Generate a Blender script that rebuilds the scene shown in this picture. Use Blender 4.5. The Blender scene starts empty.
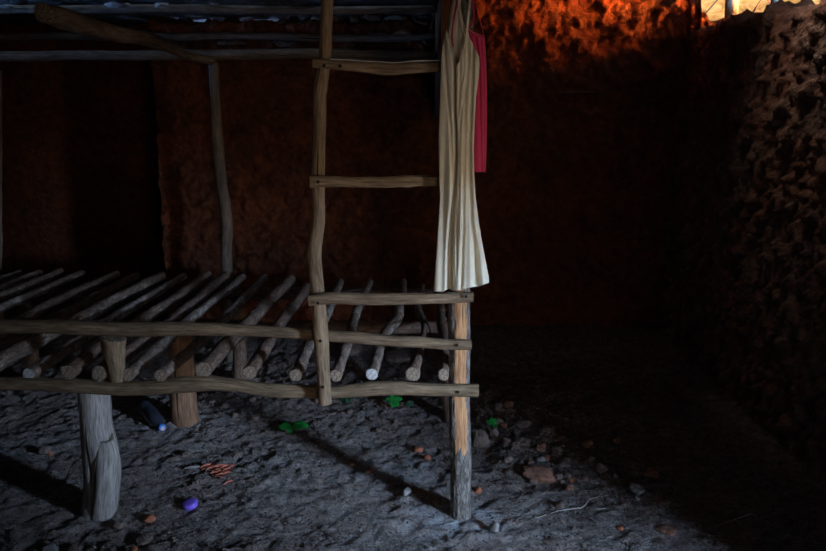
import bpy, math, random
import numpy as np
from mathutils import Vector, Matrix

SC = bpy.context.scene
COL = SC.collection
R = math.radians

# ------------------------------------------------------------------ camera
F = 803.0
CX, CY = 413.0, 275.5
PITCH = R(12.46)
CAM_H = 1.5
cp, sp = math.cos(PITCH), math.sin(PITCH)
EYE = np.array([0.0, 0.0, CAM_H])


def ray(px, py):
    r = (px - CX) / F
    u = (CY - py) / F
    return np.array([r, cp + u * sp, -sp + u * cp])


def at(px, py, Y):
    d = ray(px, py)
    return EYE + d * (Y / d[1])


def atz(px, py, z):
    d = ray(px, py)
    return EYE + d * ((z - CAM_H) / d[2])


def lin(c):
    return tuple((x / 12.92 if x <= .04045 else ((x + .055) / 1.055) ** 2.4) for x in c)


# ------------------------------------------------------------------ noise
def _hash(ix, iy, iz, seed):
    h = (ix * 374761393 + iy * 668265263 + iz * 2147483647 + seed * 974634777) & 0xFFFFFFFF
    h = ((h ^ (h >> 13)) * 1274126177) & 0xFFFFFFFF
    h = (h ^ (h >> 16)) & 0xFFFFFFFF
    return h / 4294967295.0


def vnoise(p, seed=0):
    """value noise, roughly -1..1, p is (N,3)"""
    i = np.floor(p).astype(np.int64)
    f = p - i
    f = f * f * f * (f * (f * 6 - 15) + 10)
    out = np.zeros(len(p))
    for dx in (0, 1):
        wx = f[:, 0] if dx else 1 - f[:, 0]
        for dy in (0, 1):
            wy = f[:, 1] if dy else 1 - f[:, 1]
            for dz in (0, 1):
                wz = f[:, 2] if dz else 1 - f[:, 2]
                out += wx * wy * wz * _hash(i[:, 0] + dx, i[:, 1] + dy, i[:, 2] + dz, seed)
    return out * 2 - 1


def fbm(p, octaves=4, gain=.5, lac=2.03, seed=0):
    p = np.asarray(p, float)
    a, s, out = 1.0, 1.0, np.zeros(len(p))
    for o in range(octaves):
        out += a * vnoise(p * s + 17.3 * o, seed + o)
        a *= gain
        s *= lac
    return out


def smooth(a, b, x):
    t = np.clip((x - a) / (b - a), 0, 1)
    return t * t * (3 - 2 * t)


# ------------------------------------------------------------------ objects
ORG = {}


def tag(o, label=None, cat=None, group=None, kind=None):
    if label: o['label'] = label
    if cat: o['category'] = cat
    if group: o['group'] = group
    if kind: o['kind'] = kind
    return o


def empty(name, loc, label=None, cat=None, group=None):
    o = bpy.data.objects.new(name, None)
    o.empty_display_size = .05
    o.location = [float(v) for v in loc]
    COL.objects.link(o)
    ORG[o] = np.array(loc, float)
    return tag(o, label, cat, group)


def mesh_obj(name, V, Fc, mats, midx=None, parent=None, attrs=None, smooth_=True, origin=None):
    V = np.asarray(V, float)
    if parent is not None:
        org = ORG[parent]
    elif origin is not None:
        org = np.array(origin, float)
    else:
        org = np.array([(V[:, 0].min() + V[:, 0].max()) / 2, (V[:, 1].min() + V[:, 1].max()) / 2, V[:, 2].min()])
    me = bpy.data.meshes.new(name)
    me.from_pydata((V - org).tolist(), [], [tuple(int(i) for i in f) for f in Fc])
    for m in (mats if isinstance(mats, (list, tuple)) else [mats]):
        me.materials.append(m)
    if midx is not None:
        me.polygons.foreach_set('material_index', np.asarray(midx, np.int32))
    if smooth_:
        me.polygons.foreach_set('use_smooth', np.ones(len(me.polygons), bool))
    for k, a in (attrs or {}).items():
        a = np.asarray(a, np.float32)
        at_ = me.attributes.new(k, 'FLOAT_VECTOR' if a.ndim == 2 else 'FLOAT', 'POINT')
        at_.data.foreach_set('vector' if a.ndim == 2 else 'value', a.ravel())
    me.update()
    o = bpy.data.objects.new(name, me)
    COL.objects.link(o)
    if parent is not None:
        o.parent = parent
    else:
        o.location = org.tolist()
    ORG[o] = org
    return o


def catmull(P, step):
    P = np.asarray(P, float)
    if len(P) == 2:
        n = max(2, int(np.linalg.norm(P[1] - P[0]) / step))
        t = np.linspace(0, 1, n + 1)[:, None]
        return P[0] * (1 - t) + P[1] * t
    Q = np.vstack([2 * P[0] - P[1], P, 2 * P[-1] - P[-2]])
    out = []
    for i in range(1, len(Q) - 2):
        a, b, c, d = Q[i - 1], Q[i], Q[i + 1], Q[i + 2]
        n = max(1, int(np.linalg.norm(c[:3] - b[:3]) / step))
        for k in range(n):
            t = k / n
            out.append(.5 * ((2 * b) + (c - a) * t + (2 * a - 5 * b + 4 * c - d) * t * t + (3 * b - a - 3 * c + d) * t ** 3))
    out.append(Q[-2])
    return np.array(out)


SEED = [11]


def branch_data(pts, radii, seg=16, step=.012, rough=.08, fine=.03, knots=(), flat=1.0, tilt0=0, tilt1=0, wob=.1, seed=None):
    """a log or pole: rings along a path, noise and knots on the radius, cut faces on the ends"""
    if seed is None:
        SEED[0] += 7
        seed = SEED[0]
    P4 = np.hstack([np.asarray(pts, float), np.asarray(radii, float)[:, None]])
    C = catmull(P4, step)
    cen, rad = C[:, :3].copy(), np.maximum(C[:, 3], .0005)
    n = len(cen)
    T = np.gradient(cen, axis=0)
    T /= np.linalg.norm(T, axis=1)[:, None]
    s = np.concatenate([[0], np.cumsum(np.linalg.norm(np.diff(cen, axis=0), axis=1))])
    up = np.array([0, 0, 1.0]) if abs(T[0][2]) < .8 else np.array([0, -1.0, 0])
    N = up - T[0] * np.dot(up, T[0])
    N /= np.linalg.norm(N)
    ang = np.linspace(0, 2 * np.pi, seg, endpoint=False)
    ca, sa = np.cos(ang), np.sin(ang)
    rm = rad.mean()
    # gentle wander of the axis
    w1 = fbm(np.stack([s * 3.1, s * 0 + seed, s * 0], 1), 2, seed=seed) * rm * wob * 2
    w2 = fbm(np.stack([s * 3.1, s * 0 + seed + 9, s * 0], 1), 2, seed=seed + 3) * rm * wob * 2
    rows, gr = [], []
    pp = []
    frames = []
    for i in range(n):
        N = N - T[i] * np.dot(N, T[i])
        N /= np.linalg.norm(N)
        B = np.cross(T[i], N)
        frames.append((N.copy(), B))
        for k in range(seg):
            pp.append((ca[k] * 1.1, sa[k] * 1.1, s[i] / rm * .35))
    pp = np.array(pp)
    low = fbm(pp * [1, 1, .6] + seed, 3, seed=seed).reshape(n, seg)
    hi = fbm(pp * [5, 5, 1.2] + seed, 3, seed=seed + 5).reshape(n, seg)
    mul = 1 + rough * low + fine * hi
    for (kt, ka, kw, kh) in knots:
        ks = kt * s[-1]
        da = (ang - ka + np.pi) % (2 * np.pi) - np.pi
        g = np.exp(-((s[:, None] - ks) / (kw)) ** 2) * np.exp(-(da[None, :] / .65) ** 2)
        mul = mul + kh * g
    V, G = [], []
    for i in range(n):
        N, B = frames[i]
        c = cen[i] + N * w1[i] + B * w2[i]
        for k in range(seg):
            r = rad[i] * mul[i, k]
            sh = 0
            if i == 0: sh = tilt0 * r * ca[k]
            if i == n - 1: sh = tilt1 * r * ca[k]
            V.append(c + (N * ca[k] + B * sa[k] * flat) * r + T[i] * sh)
            G.append((ca[k] * rm, sa[k] * rm, s[i]))
    Fc, mi = [], []
    for i in range(n - 1):
        for k in range(seg):
            k2 = (k + 1) % seg
            Fc.append((i * seg + k, i * seg + k2, (i + 1) * seg + k2, (i + 1) * seg + k))
            mi.append(0)
    # caps
    rng = random.Random(seed)
    for end, i in ((0, 0), (1, n - 1)):
        ring = V[i * seg:(i + 1) * seg]
        c = sum(ring) / seg
        tt = T[i] * (-1 if end == 0 else 1)
        base = len(V)
        cr = rng.uniform(0, 6.28)
        for lev, sc_, bulge in ((0, 1.0, 0), (1, .9, .05), (2, .5, .06)):
            for k in range(seg):
                dcr = min(abs((ang[k] - cr + q * 2.2 + np.pi) % (2 * np.pi) - np.pi) for q in range(3))
                dent = -.16 * math.exp(-(dcr / .22) ** 2) if lev == 2 else 0
                V.append(c + (ring[k] - c) * sc_ + tt * rad[i] * (bulge + dent))
                G.append((ca[k] * rad[i] * sc_, sa[k] * rad[i] * sc_, 3 + end))
        V.append(c + tt * rad[i] * -.02)
        G.append((0, 0, 3 + end))
        cc = len(V) - 1
        for lev in range(2):
            for k in range(seg):
                k2 = (k + 1) % seg
                a, b = base + lev * seg + k, base + lev * seg + k2
                c2, d2 = base + (lev + 1) * seg + k2, base + (lev + 1) * seg + k
                Fc.append((a, d2, c2, b) if end == 0 else (a, b, c2, d2))
                mi.append(1)
        for k in range(seg):
            k2 = (k + 1) % seg
            a, b = base + 2 * seg + k, base + 2 * seg + k2
            Fc.append((a, cc, b) if end == 0 else (a, b, cc))
            mi.append(1)
    return np.array(V), Fc, mi, np.array(G)


def branch(name, pts, radii, mat, cut, parent=None, **kw):
    V, Fc, mi, G = branch_data(pts, radii, **kw)
    # local radii are stored so grain follows the pole
    return mesh_obj(name, V, Fc, [mat, cut], mi, parent, {'grain': G})


def rock_data(c, size, seed, sub=3, amp=.28, flat=1.0, rot=0.0):
    import bmesh
    bm = bmesh.new()
    bmesh.ops.create_icosphere(bm, subdivisions=sub, radius=1.0)
    V = np.array([v.co[:] for v in bm.verts])
    Fc = [[v.index for v in f.verts] for f in bm.faces]
    bm.free()
    d = fbm(V * 1.1 + seed * 3.7, 2, seed=seed) * amp + fbm(V * 3.1 + seed, 3, seed=seed + 2) * amp * .45
    # planar facets
    rng = np.random.RandomState(seed)
    W = V * (1 + d)[:, None]
    for _ in range(5):
        n = rng.normal(size=3)
        n /= np.linalg.norm(n)
        h = rng.uniform(.55, .85)
        dd = W @ n - h
        W = W - np.outer(np.maximum(dd, 0) * .8, n)
    W = W * np.array(size)
    ca, sa = math.cos(rot), math.sin(rot)
    W = np.stack([W[:, 0] * ca - W[:, 1] * sa, W[:, 0] * sa + W[:, 1] * ca, W[:, 2]], 1)
    return W + np.array(c), Fc


def lathe_data(profile, seg=28):
    V, Fc = [], []
    n = len(profile)
    for (r, z) in profile:
        for k in range(seg):
            a = 2 * math.pi * k / seg
            V.append((r * math.cos(a), r * math.sin(a), z))
    for i in range(n - 1):
        for k in range(seg):
            k2 = (k + 1) % seg
            Fc.append((i * seg + k, i * seg + k2, (i + 1) * seg + k2, (i + 1) * seg + k))
    Fc.append(tuple(range(seg))[::-1])
    Fc.append(tuple((n - 1) * seg + k for k in range(seg)))
    return np.array(V), Fc


def xform(V, M):
    V = np.asarray(V)
    M = np.array(M)
    return V @ M[:3, :3].T + M[:3, 3]


# ------------------------------------------------------------------ materials
class NT:
    def __init__(self, name):
        self.m = bpy.data.materials.new(name)
        self.m.use_nodes = True
        self.t = self.m.node_tree
        self.b = self.t.nodes['Principled BSDF']
        self.b.inputs['Specular IOR Level'].default_value = .25

    def n(self, typ, **kw):
        nd = self.t.nodes.new(typ)
        for k, v in kw.items():
            if k in nd.inputs: nd.inputs[k].default_value = v
            else: setattr(nd, k, v)
        return nd

    def l(self, a, b):
        self.t.links.new(a, b)

    def coord(self, attr=None, scale=(1, 1, 1)):
        if attr:
            c = self.n('ShaderNodeAttribute', attribute_name=attr).outputs['Vector']
        else:
            c = self.n('ShaderNodeTexCoord').outputs['Object']
        mp = self.n('ShaderNodeMapping')
        mp.inputs['Scale'].default_value = scale
        self.l(c, mp.inputs['Vector'])
        return mp.outputs['Vector']

    def noise(self, vec, scale, detail=5, rough=.6, dist=0):
        nd = self.n('ShaderNodeTexNoise')
        nd.inputs['Scale'].default_value = scale
        nd.inputs['Detail'].default_value = detail
        nd.inputs['Roughness'].default_value = rough
        nd.inputs['Distortion'].default_value = dist
        self.l(vec, nd.inputs['Vector'])
        return nd.outputs['Fac']

    def vor(self, vec, scale, feature='F1', out='Distance'):
        nd = self.n('ShaderNodeTexVoronoi', feature=feature)
        nd.inputs['Scale'].default_value = scale
        self.l(vec, nd.inputs['Vector'])
        return nd.outputs[out]

    def ramp(self, fac, stops, interp='LINEAR'):
        nd = self.n('ShaderNodeValToRGB')
        cr = nd.color_ramp
        cr.interpolation = interp
        while len(cr.elements) < len(stops): cr.elements.new(.5)
        for e, (p, c) in zip(cr.elements, stops):
            e.position = p
            e.color = (*c, 1) if not isinstance(c, (int, float)) else (c, c, c, 1)
        self.l(fac, nd.inputs['Fac'])
        return nd.outputs['Color']

    def mix(self, fac, a, b, mode='MIX'):
        nd = self.n('ShaderNodeMix', data_type='RGBA', blend_type=mode)
        for sock, v in ((nd.inputs['Factor'], fac), (nd.inputs['A'], a), (nd.inputs['B'], b)):
            if isinstance(v, (int, float)): sock.default_value = v
            elif isinstance(v, tuple): sock.default_value = (*v, 1)
            else: self.l(v, sock)
        return nd.outputs['Result']

    def math(self, op, a, b=0.0):
        nd = self.n('ShaderNodeMath', operation=op)
        for sock, v in ((nd.inputs[0], a), (nd.inputs[1], b)):
            if isinstance(v, (int, float)): sock.default_value = v
            else: self.l(v, sock)
        return nd.outputs[0]

    def bump(self, h, strength, dist, prev=None):
        nd = self.n('ShaderNodeBump')
        nd.inputs['Strength'].default_value = strength
        nd.inputs['Distance'].default_value = dist
        self.l(h, nd.inputs['Height'])
        if prev is not None: self.l(prev, nd.inputs['Normal'])
        return nd.outputs['Normal']

    def done(self, col, normal=None, rough=.9):
        if isinstance(col, tuple): self.b.inputs['Base Color'].default_value = (*col, 1)
        else: self.l(col, self.b.inputs['Base Color'])
        if normal is not None: self.l(normal, self.b.inputs['Normal'])
        self.b.inputs['Roughness'].default_value = rough
        return self.m


def wood(name, dark, mid, light, streak=1.0, bump=.5, crack=True):
    m = NT(name)
    v = m.coord('grain', (1, 1, .09))
    big = m.noise(m.coord('grain', (1, 1, .25)), 28, 4, .6)
    st = m.noise(v, 160, 6, .65, .4)
    base = m.ramp(st, [(.28, dark), (.5, mid), (.75, light)])
    tone = m.ramp(big, [(.25, (.5, .48, .46)), (.55, (1, 1, 1)), (.8, (1.25, 1.22, 1.15))])
    c = m.mix(1.0, base, tone, 'MULTIPLY')
    nrm = m.bump(st, bump, .004)
    if crack:
        cr = m.noise(m.coord('grain', (1, 1, .03)), 75, 2, .5, .2)
        k = m.ramp(cr, [(.30, 0.0), (.345, 1.0)])
        c = m.mix(k, tuple(x * .25 for x in dark), c)
        nrm = m.bump(k, .5, .003, nrm)
    return m.done(c, nrm, .85)


def bark(name, dark, mid, light, pale=None, pale_at=.6):
    m = NT(name)
    v = m.coord('grain', (1, 1, .3))
    v2 = m.coord('grain', (1, 1, .5))
    n1 = m.noise(v, 70, 6, .7, .6)
    n2 = m.noise(v2, 22, 4, .6)
    c = m.ramp(n1, [(.3, dark), (.5, mid), (.72, light)])
    if pale:
        k = m.ramp(n2, [(pale_at - .05, 0.0), (pale_at + .06, 1.0)])
        c2 = m.ramp(n1, [(.3, mid), (.6, pale)])
        c = m.mix(k, c, c2)
    vo = m.vor(m.coord('grain', (1, 1, .22)), 75, 'DISTANCE_TO_EDGE')
    fis = m.ramp(vo, [(0.0, 0.0), (.12, 1.0)])
    c = m.mix(m.math('MULTIPLY', m.math('SUBTRACT', 1.0, fis), .6), c, dark)
    nrm = m.bump(n1, .6, .006)
    nrm = m.bump(fis, .35, .003, nrm)
    return m.done(c, nrm, .92)


def cutend(name, dark, mid, light):
    m = NT(name)
    v = m.coord('grain', (1, 1, 1))
    n1 = m.noise(v, 120, 5, .7)
    c = m.ramp(n1, [(.3, dark), (.52, mid), (.75, light)])
    vo = m.vor(v, 55, 'DISTANCE_TO_EDGE')
    k = m.ramp(vo, [(.0, 0.0), (.05, 1.0)])
    c = m.mix(k, tuple(x * .2 for x in dark), c)
    nrm = m.bump(k, .6, .003)
    return m.done(c, nrm, .9)


def flat(name, c, rough=.8, nscale=40, var=.25, bump=.2):
    m = NT(name)
    v = m.coord()
    n = m.noise(v, nscale, 4, .6)
    lo, hi = tuple(x * (1 - var) for x in c), tuple(min(1, x * (1 + var)) for x in c)
    return m.done(m.ramp(n, [(.3, lo), (.7, hi)]), m.bump(n, bump, .003), rough)


M = {}
M['rail'] = wood('peeled_pole_wood', (.064, .044, .027), (.195, .136, .083), (.34, .25, .162), bump=.9)
M['post'] = wood('ladder_post_wood', (.09, .06, .036), (.27, .19, .12), (.42, .32, .215), bump=.9)
M['leg'] = wood('weathered_leg_wood', (.12, .107, .096), (.37, .345, .32), (.56, .535, .51), bump=.9)
M['tan'] = wood('bare_tan_wood', (.28, .14, .065), (.50, .26, .125), (.64, .36, .18), bump=.7)
M['brownleg'] = wood('brown_leg_wood', (.09, .047, .028), (.21, .115, .066), (.30, .175, .105))
M['slat'] = bark('slat_bark', (.07, .046, .034), (.20, .145, .112), (.33, .255, .205), (.50, .42, .36), .56)
M['slat_dark'] = bark('dark_slat_bark', (.055, .034, .025), (.17, .110, .082), (.28, .195, .15), (.38, .29, .235), .62)
M['bark'] = bark('rough_post_bark', (.035, .028, .024), (.15, .135, .12), (.36, .34, .32))
M['cut'] = cutend('cut_wood_end', (.08, .055, .038), (.27, .21, .155), (.48, .40, .31))
M['cutpale'] = cutend('pale_cut_wood_end', (.25, .24, .23), (.55, .54, .53), (.72, .72, .72))
M['roofwood'] = wood('roof_pole_wood', (.07, .052, .04), (.17, .13, .10), (.30, .24, .19))
M['nail'] = NT('rusty_nail').done((.015, .012, .01), None, .6)

# soil of the floor
m = NT('trodden_earth')
v = m.coord()
n1 = m.noise(v, 2.3, 5, .6)
n2 = m.noise(v, 26, 7, .72)
n3 = m.noise(v, 120, 4, .7)
c = m.ramp(n2, [(.28, (.085, .073, .068)), (.5, (.29, .265, .25)), (.72, (.50, .475, .46))])
c = m.mix(1.0, c, m.ramp(n3, [(.34, (.42, .42, .42)), (.5, (1, 1, 1)), (.66, (1.45, 1.45, 1.45))]), 'MULTIPLY')
c = m.mix(m.ramp(n1, [(.35, 0.0), (.62, .45)]), c, m.ramp(n2, [(.3, (.12, .072, .052)), (.7, (.32, .225, .18))]))
# paler bluish patches at the right post and behind it, broken by noise
pale_patch = m.n('ShaderNodeAttribute', attribute_name='pale_patch').outputs['Fac']
ak = m.math('MULTIPLY', pale_patch, m.ramp(m.noise(v, 14, 5, .7), [(.38, 0.0), (.6, 1.0)]))
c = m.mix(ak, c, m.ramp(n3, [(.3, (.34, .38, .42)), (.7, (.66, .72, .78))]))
# dark loose crumbs
rub = m.n('ShaderNodeAttribute', attribute_name='loose').outputs['Fac']
c = m.mix(m.math('MULTIPLY', rub, .7), c, m.ramp(n2, [(.35, (.05, .036, .030)), (.7, (.24, .185, .16))]))
# drying cracks
dv = m.n('ShaderNodeVectorMath', operation='ADD')
wn = m.n('ShaderNodeTexNoise')
wn.inputs['Scale'].default_value = 9
m.l(v, wn.inputs['Vector'])
ws = m.n('ShaderNodeVectorMath', operation='SCALE')
ws.inputs['Scale'].default_value = .16
m.l(wn.outputs['Color'], ws.inputs[0])
m.l(v, dv.inputs[0]); m.l(ws.outputs[0], dv.inputs[1])
ed = m.vor(dv.outputs[0], 5.2, 'DISTANCE_TO_EDGE')
ck = m.ramp(ed, [(.0, 0.0), (.013, 1.0)])
msk = m.ramp(m.noise(v, 3.7, 3, .5), [(.5, 1.0), (.6, 0.0)])
ck = m.math('MAXIMUM', ck, msk)
c = m.mix(ck, (.028, .022, .019), c)
# little pits
pv = m.vor(v, 46, 'F1')
pk = m.ramp(pv, [(.14, 0.0), (.27, 1.0)])
pk = m.math('MAXIMUM', pk, m.ramp(m.noise(v, 17, 3, .6), [(.50, 0.0), (.60, 1.0)]))
c = m.mix(pk, (.05, .04, .035), c)
nrm = m.bump(n2, .8, .03)
nrm = m.bump(n3, .9, .016, nrm)
nrm = m.bump(ck, .6, .01, nrm)
nrm = m.bump(pk, .6, .01, nrm)
M['soil'] = m.done(c, nrm, .95)


def mud(name, dark, mid, light, red, redk=.6):
    m = NT(name)
    v = m.coord()
    n1 = m.noise(v, 3.0, 5, .65)
    n2 = m.noise(v, 18, 7, .7, .4)
    n3 = m.noise(v, 80, 4, .7)
    c = m.ramp(n2, [(.3, dark), (.5, mid), (.74, light)])
    c = m.mix(m.ramp(n1, [(.42, 0.0), (.62, redk)]), c, m.ramp(n2, [(.3, tuple(x * .4 for x in red)), (.7, red)]))
    vo = m.vor(v, 16, 'DISTANCE_TO_EDGE')
    k = m.ramp(vo, [(0.0, 0.0), (.10, 1.0)])
    nrm = m.bump(n2, .8, .03)
    nrm = m.bump(n3, .6, .010, nrm)
    nrm = m.bump(k, .3, .012, nrm)
    return m.done(c, nrm, .95)


M['mud'] = mud('red_mud_wall', (.040, .013, .007), (.12, .040, .020), (.23, .085, .042), (.34, .085, .030))
M['mud2'] = mud('brown_mud_wall', (.045, .024, .017), (.14, .082, .060), (.27, .18, .14), (.30, .10, .045), .5)
M['clod'] = mud('dry_earth_clod', (.07, .05, .042), (.22, .175, .155), (.38, .33, .31), (.30, .16, .11), .35)
M['redclod'] = mud('reddish_earth_clod', (.13, .06, .042), (.33, .18, .13), (.47, .29, .22), (.46, .20, .12), .6)
M['stone'] = flat('grey_stone', (.21, .20, .195), .85, 30, .4, .4)
M['palestone'] = flat('pale_stone', (.25, .24, .235), .85, 30, .35, .4)
M['chip'] = flat('orange_brick_chip', (.34, .12, .065), .85, 50, .4, .4)
M['thatch'] = mud('smoke_dark_roof', (.03, .035, .045), (.10, .115, .14), (.24, .27, .32), (.05, .05, .06), .4)
M['plain'] = flat('outer_earth_wall', (.14, .06, .035), .95, 6, .3, .3)

# ------------------------------------------------------------------ floor
YF = 2.68


def floor_z(x, y):
    x = np.asarray(x, float)
    y = np.asarray(y, float)
    sh = x.shape
    p = np.stack([x.ravel(), y.ravel(), 0 * x.ravel()], 1)
    h = fbm(p * 1.3, 2, seed=1) * .010
    loose = loose_f(p[:, 0], p[:, 1])
    h += fbm(p * 7, 3, .55, seed=4) * (.004 + .010 * loose)
    h += np.maximum(fbm(p * 22, 3, .6, seed=8), -.45) * (.0060 + .0105 * loose)
    h += fbm(p * 47, 2, .6, seed=12) * (.0022 + .003 * loose)
    h += .05 * np.exp(-(((p[:, 0] - .55) / .42) ** 2 + ((p[:, 1] - 3.75) / .35) ** 2))
    h += .10 * smooth(4.1, 5.0, p[:, 1]) + .05 * smooth(1.2, 1.8, p[:, 0])
    h += .03 * np.exp(-(((p[:, 0] + .3) / .5) ** 2 + ((p[:, 1] - 3.9) / .35) ** 2))
    return h.reshape(sh) - .012


def loose_f(x, y):
    a = np.exp(-(((x - .55) / .5) ** 2 + ((y - 3.55) / .6) ** 2))
    b = .8 * np.exp(-(((x + 1.0) / .6) ** 2 + ((y - 2.42) / .16) ** 2))
    c = .9 * smooth(3.3, 4.3, y) * (1 - smooth(-.1, .3, x) * .2)
    d = .45 * np.exp(-(((x + .75) / .25) ** 2 + ((y - 3.15) / .2) ** 2))
    return np.clip(a + b + c + d, 0, 1)


def lines(a, f0, f1, b, fine, coarse):
    return np.concatenate([np.arange(a, f0, coarse), np.arange(f0, f1, fine), np.arange(f1, b + coarse, coarse)])


xs = lines(-3.7, -2.3, 1.75, 2.2, .0105, .12)
ys = lines(-.8, 2.28, 4.6, 6.5, .0105, .12)
X, Y = np.meshgrid(xs, ys)
Z = floor_z(X, Y)
nx, ny = len(xs), len(ys)
V = np.stack([X.ravel(), Y.ravel(), Z.ravel()], 1)
I = np.arange(nx * ny).reshape(ny, nx)
Fc = np.stack([I[:-1, :-1], I[:-1, 1:], I[1:, 1:], I[1:, :-1]], -1).reshape(-1, 4)
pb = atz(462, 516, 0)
pale_patch = np.clip(1.15 * np.exp(-(((V[:, 0] - pb[0]) / .20) ** 2 + ((V[:, 1] - pb[1]) / .11) ** 2)), 0, 1)
pale_patch = np.maximum(pale_patch, .5 * np.exp(-(((V[:, 0] + .05) / .25) ** 2 + ((V[:, 1] - 3.05) / .2) ** 2)))
tag(mesh_obj('floor', V, Fc, M['soil'], None, None, {'pale_patch': pale_patch, 'loose': loose_f(V[:, 0], V[:, 1])}, origin=(0, 0, 0)), kind='structure')


def fz(x, y):
    return float(floor_z(np.array([x]), np.array([y]))[0])


def onfloor(px, py):
    p = atz(px, py, 0.0)
    for _ in range(4):
        p = atz(px, py, fz(p[0], p[1]))
    return p


# ------------------------------------------------------------------ walls
def wall_sheet(name, mat, length, top_fn, place, step, amp, thick=.32, lump=0.0, seed=3, z0=-.06, stretch=(1, 1, 1), lf=10):
    """rough mud wall: the inner face, a crumbling top and the outer face in one sheet.
    place(s, out, z) -> world; out is positive towards the room"""
    ss = np.arange(0, length + step, step)
    rows = []
    tops = top_fn(ss)
    nz = int(2.2 / step)
    V = []
    for t in np.linspace(0, 1, nz):
        z = z0 + (tops - z0) * t
        V.append(np.stack([ss, 0 * ss, z], 1))
    nt = 10
    for t in np.linspace(0, 1, nt)[1:]:
        V.append(np.stack([ss, 0 * ss - thick * t, tops + .02 * math.sin(math.pi * t)], 1))
    for t in np.linspace(0, 1, 5)[1:]:
        V.append(np.stack([ss, 0 * ss - thick, tops + (z0 - tops) * t], 1))
    V = np.array(V)
    nr, ns = V.shape[0], V.shape[1]
    P = V.reshape(-1, 3)
    q = P * np.array(stretch)
    d = fbm(q * 2.2, 3, seed=seed) * amp
    d += fbm(q * 9, 4, .6, seed=seed + 3) * amp * .55
    d += np.abs(fbm(q * 13 + 7, 3, .6, seed=seed + 5)) * amp * .9
    d += np.maximum(fbm(q * lf + 31, 3, .55, seed=seed + 9), 0) * lump
    d += fbm(q * 34, 2, .6, seed=seed + 15) * amp * .20
    nrm = np.zeros_like(V)
    nrm[:nz, :, 1] = 1
    nrm[nz:nz + nt - 1, :, 2] = 1
    nrm[nz - 1, :, 2] = .7
    nrm[nz - 1, :, 1] = .7
    nrm[nz + nt - 1:, :, 1] = -1
    P2 = P + nrm.reshape(-1, 3) * d[:, None]
    W = place(P2[:, 0], P2[:, 1], P2[:, 2])
    I = np.arange(nr * ns).reshape(nr, ns)
    Fc = np.stack([I[:-1, :-1], I[:-1, 1:], I[1:, 1:], I[1:, :-1]], -1).reshape(-1, 4)
    return tag(mesh_obj(name, W, Fc, mat, origin=(W[:, 0].mean(), W[:, 1].mean(), 0)), kind='structure')


YB = 4.94
XR = at(683, 85, YB)[0]          # the right corner of the back wall
XL = at(164, 230, YB)[0]         # where the back wall stops on the left
ZTL = at(300, 27, YB)[2]         # top of the back wall on the left


def top_back(s):
    x = XL + s
    return ZTL + .015 * fbm(np.stack([s * 6, s * 0, s * 0], 1), 3, seed=2) + .62 * smooth(.10, .22, x) * (1 - smooth(XR - .04, XR + .12, x + .02 * np.sin(x * 90)))


wall_sheet('wall_back', M['mud'], XR + .35 - XL, top_back,
           lambda s, o, z: np.stack([XL + s, YB - o, z], 1), .0105, .022, .4, .034, 3, lf=15)
ZTR = at(700, 27, 4.8)[2] - .03


def top_right(s):
    y = 5.2 - s
    return ZTR + .02 * fbm(np.stack([s * 5, s * 0 + 4, s * 0], 1), 3, seed=5) + .6 * (1 - smooth(2.55, 2.75, y))


# battered (thicker at its foot) and pitted
wall_sheet('wall_right', M['mud2'], 5.2 - 1.32, top_right,
           lambda s, o, z: np.stack([XR + .03 - o - .10 * (1 - z / 2.0) + .04 * s, 5.2 - s, z], 1), .009, .020, .3, .040, 21, stretch=(1.5, 1, .75), lf=21)


def box_data(x0, x1, y0, y1, z0, z1):
    V = np.array([(x, y, z) for z in (z0, z1) for y in (y0, y1) for x in (x0, x1)], float)
    Fc = [(0, 2, 3, 1), (4, 5, 7, 6), (0, 1, 5, 4), (2, 6, 7, 3), (0, 4, 6, 2), (1, 3, 7, 5)]
    return V, Fc


def joined(parts):
    V, Fc, n = [], [], 0
    for v, f in parts:
        V.append(v)
        Fc += [tuple(int(i) + n for i in q) for q in f]
        n += len(v)
    return np.vstack(V), Fc


ROOF = 2.55
# side wall round the doorway, front wall, side room
V, Fc = joined([box_data(XR + .14, XR + .5, -.7, .52, -.05, ROOF), box_data(XR + .14, XR + .5, .52, 1.30, 1.24, ROOF), box_data(XR + .14, XR + .5, 1.30, 1.7, -.05, ROOF)])
tag(mesh_obj('wall_side', V, Fc, M['plain'], smooth_=False), kind='structure')
V, Fc = joined([box_data(-3.7, .10, -.95, -.65, -.05, ROOF), box_data(.95, XR + .5, -.95, -.65, -.05, ROOF), box_data(.10, .95, -.95, -.65, 1.85, ROOF)])
tag(mesh_obj('wall_front', V, Fc, M['plain'], smooth_=False), kind='structure')
V, Fc = joined([box_data(-3.75, -3.45, -.7, 3.28, -.05, ROOF), box_data(-3.75, -3.45, 4.32, 6.5, -.05, ROOF),
                box_data(-3.75, -3.45, 3.28, 4.32, -.05, 1.66), box_data(-3.75, -3.45, 3.28, 4.32, 1.88, ROOF)])      # added slit opening, made for the blue ceiling fill lamp
tag(mesh_obj('wall_left', V, Fc, M['mud'], smooth_=False), kind='structure')
V, Fc = joined([box_data(-3.6, XL + .35, 6.2, 6.45, -.05, ROOF), box_data(XL + .02, XL + .35, YB + .35, 6.3, -.05, ZTL - .06)])
tag(mesh_obj('wall_recess', V, Fc, M['mud'], smooth_=False), kind='structure')

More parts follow.
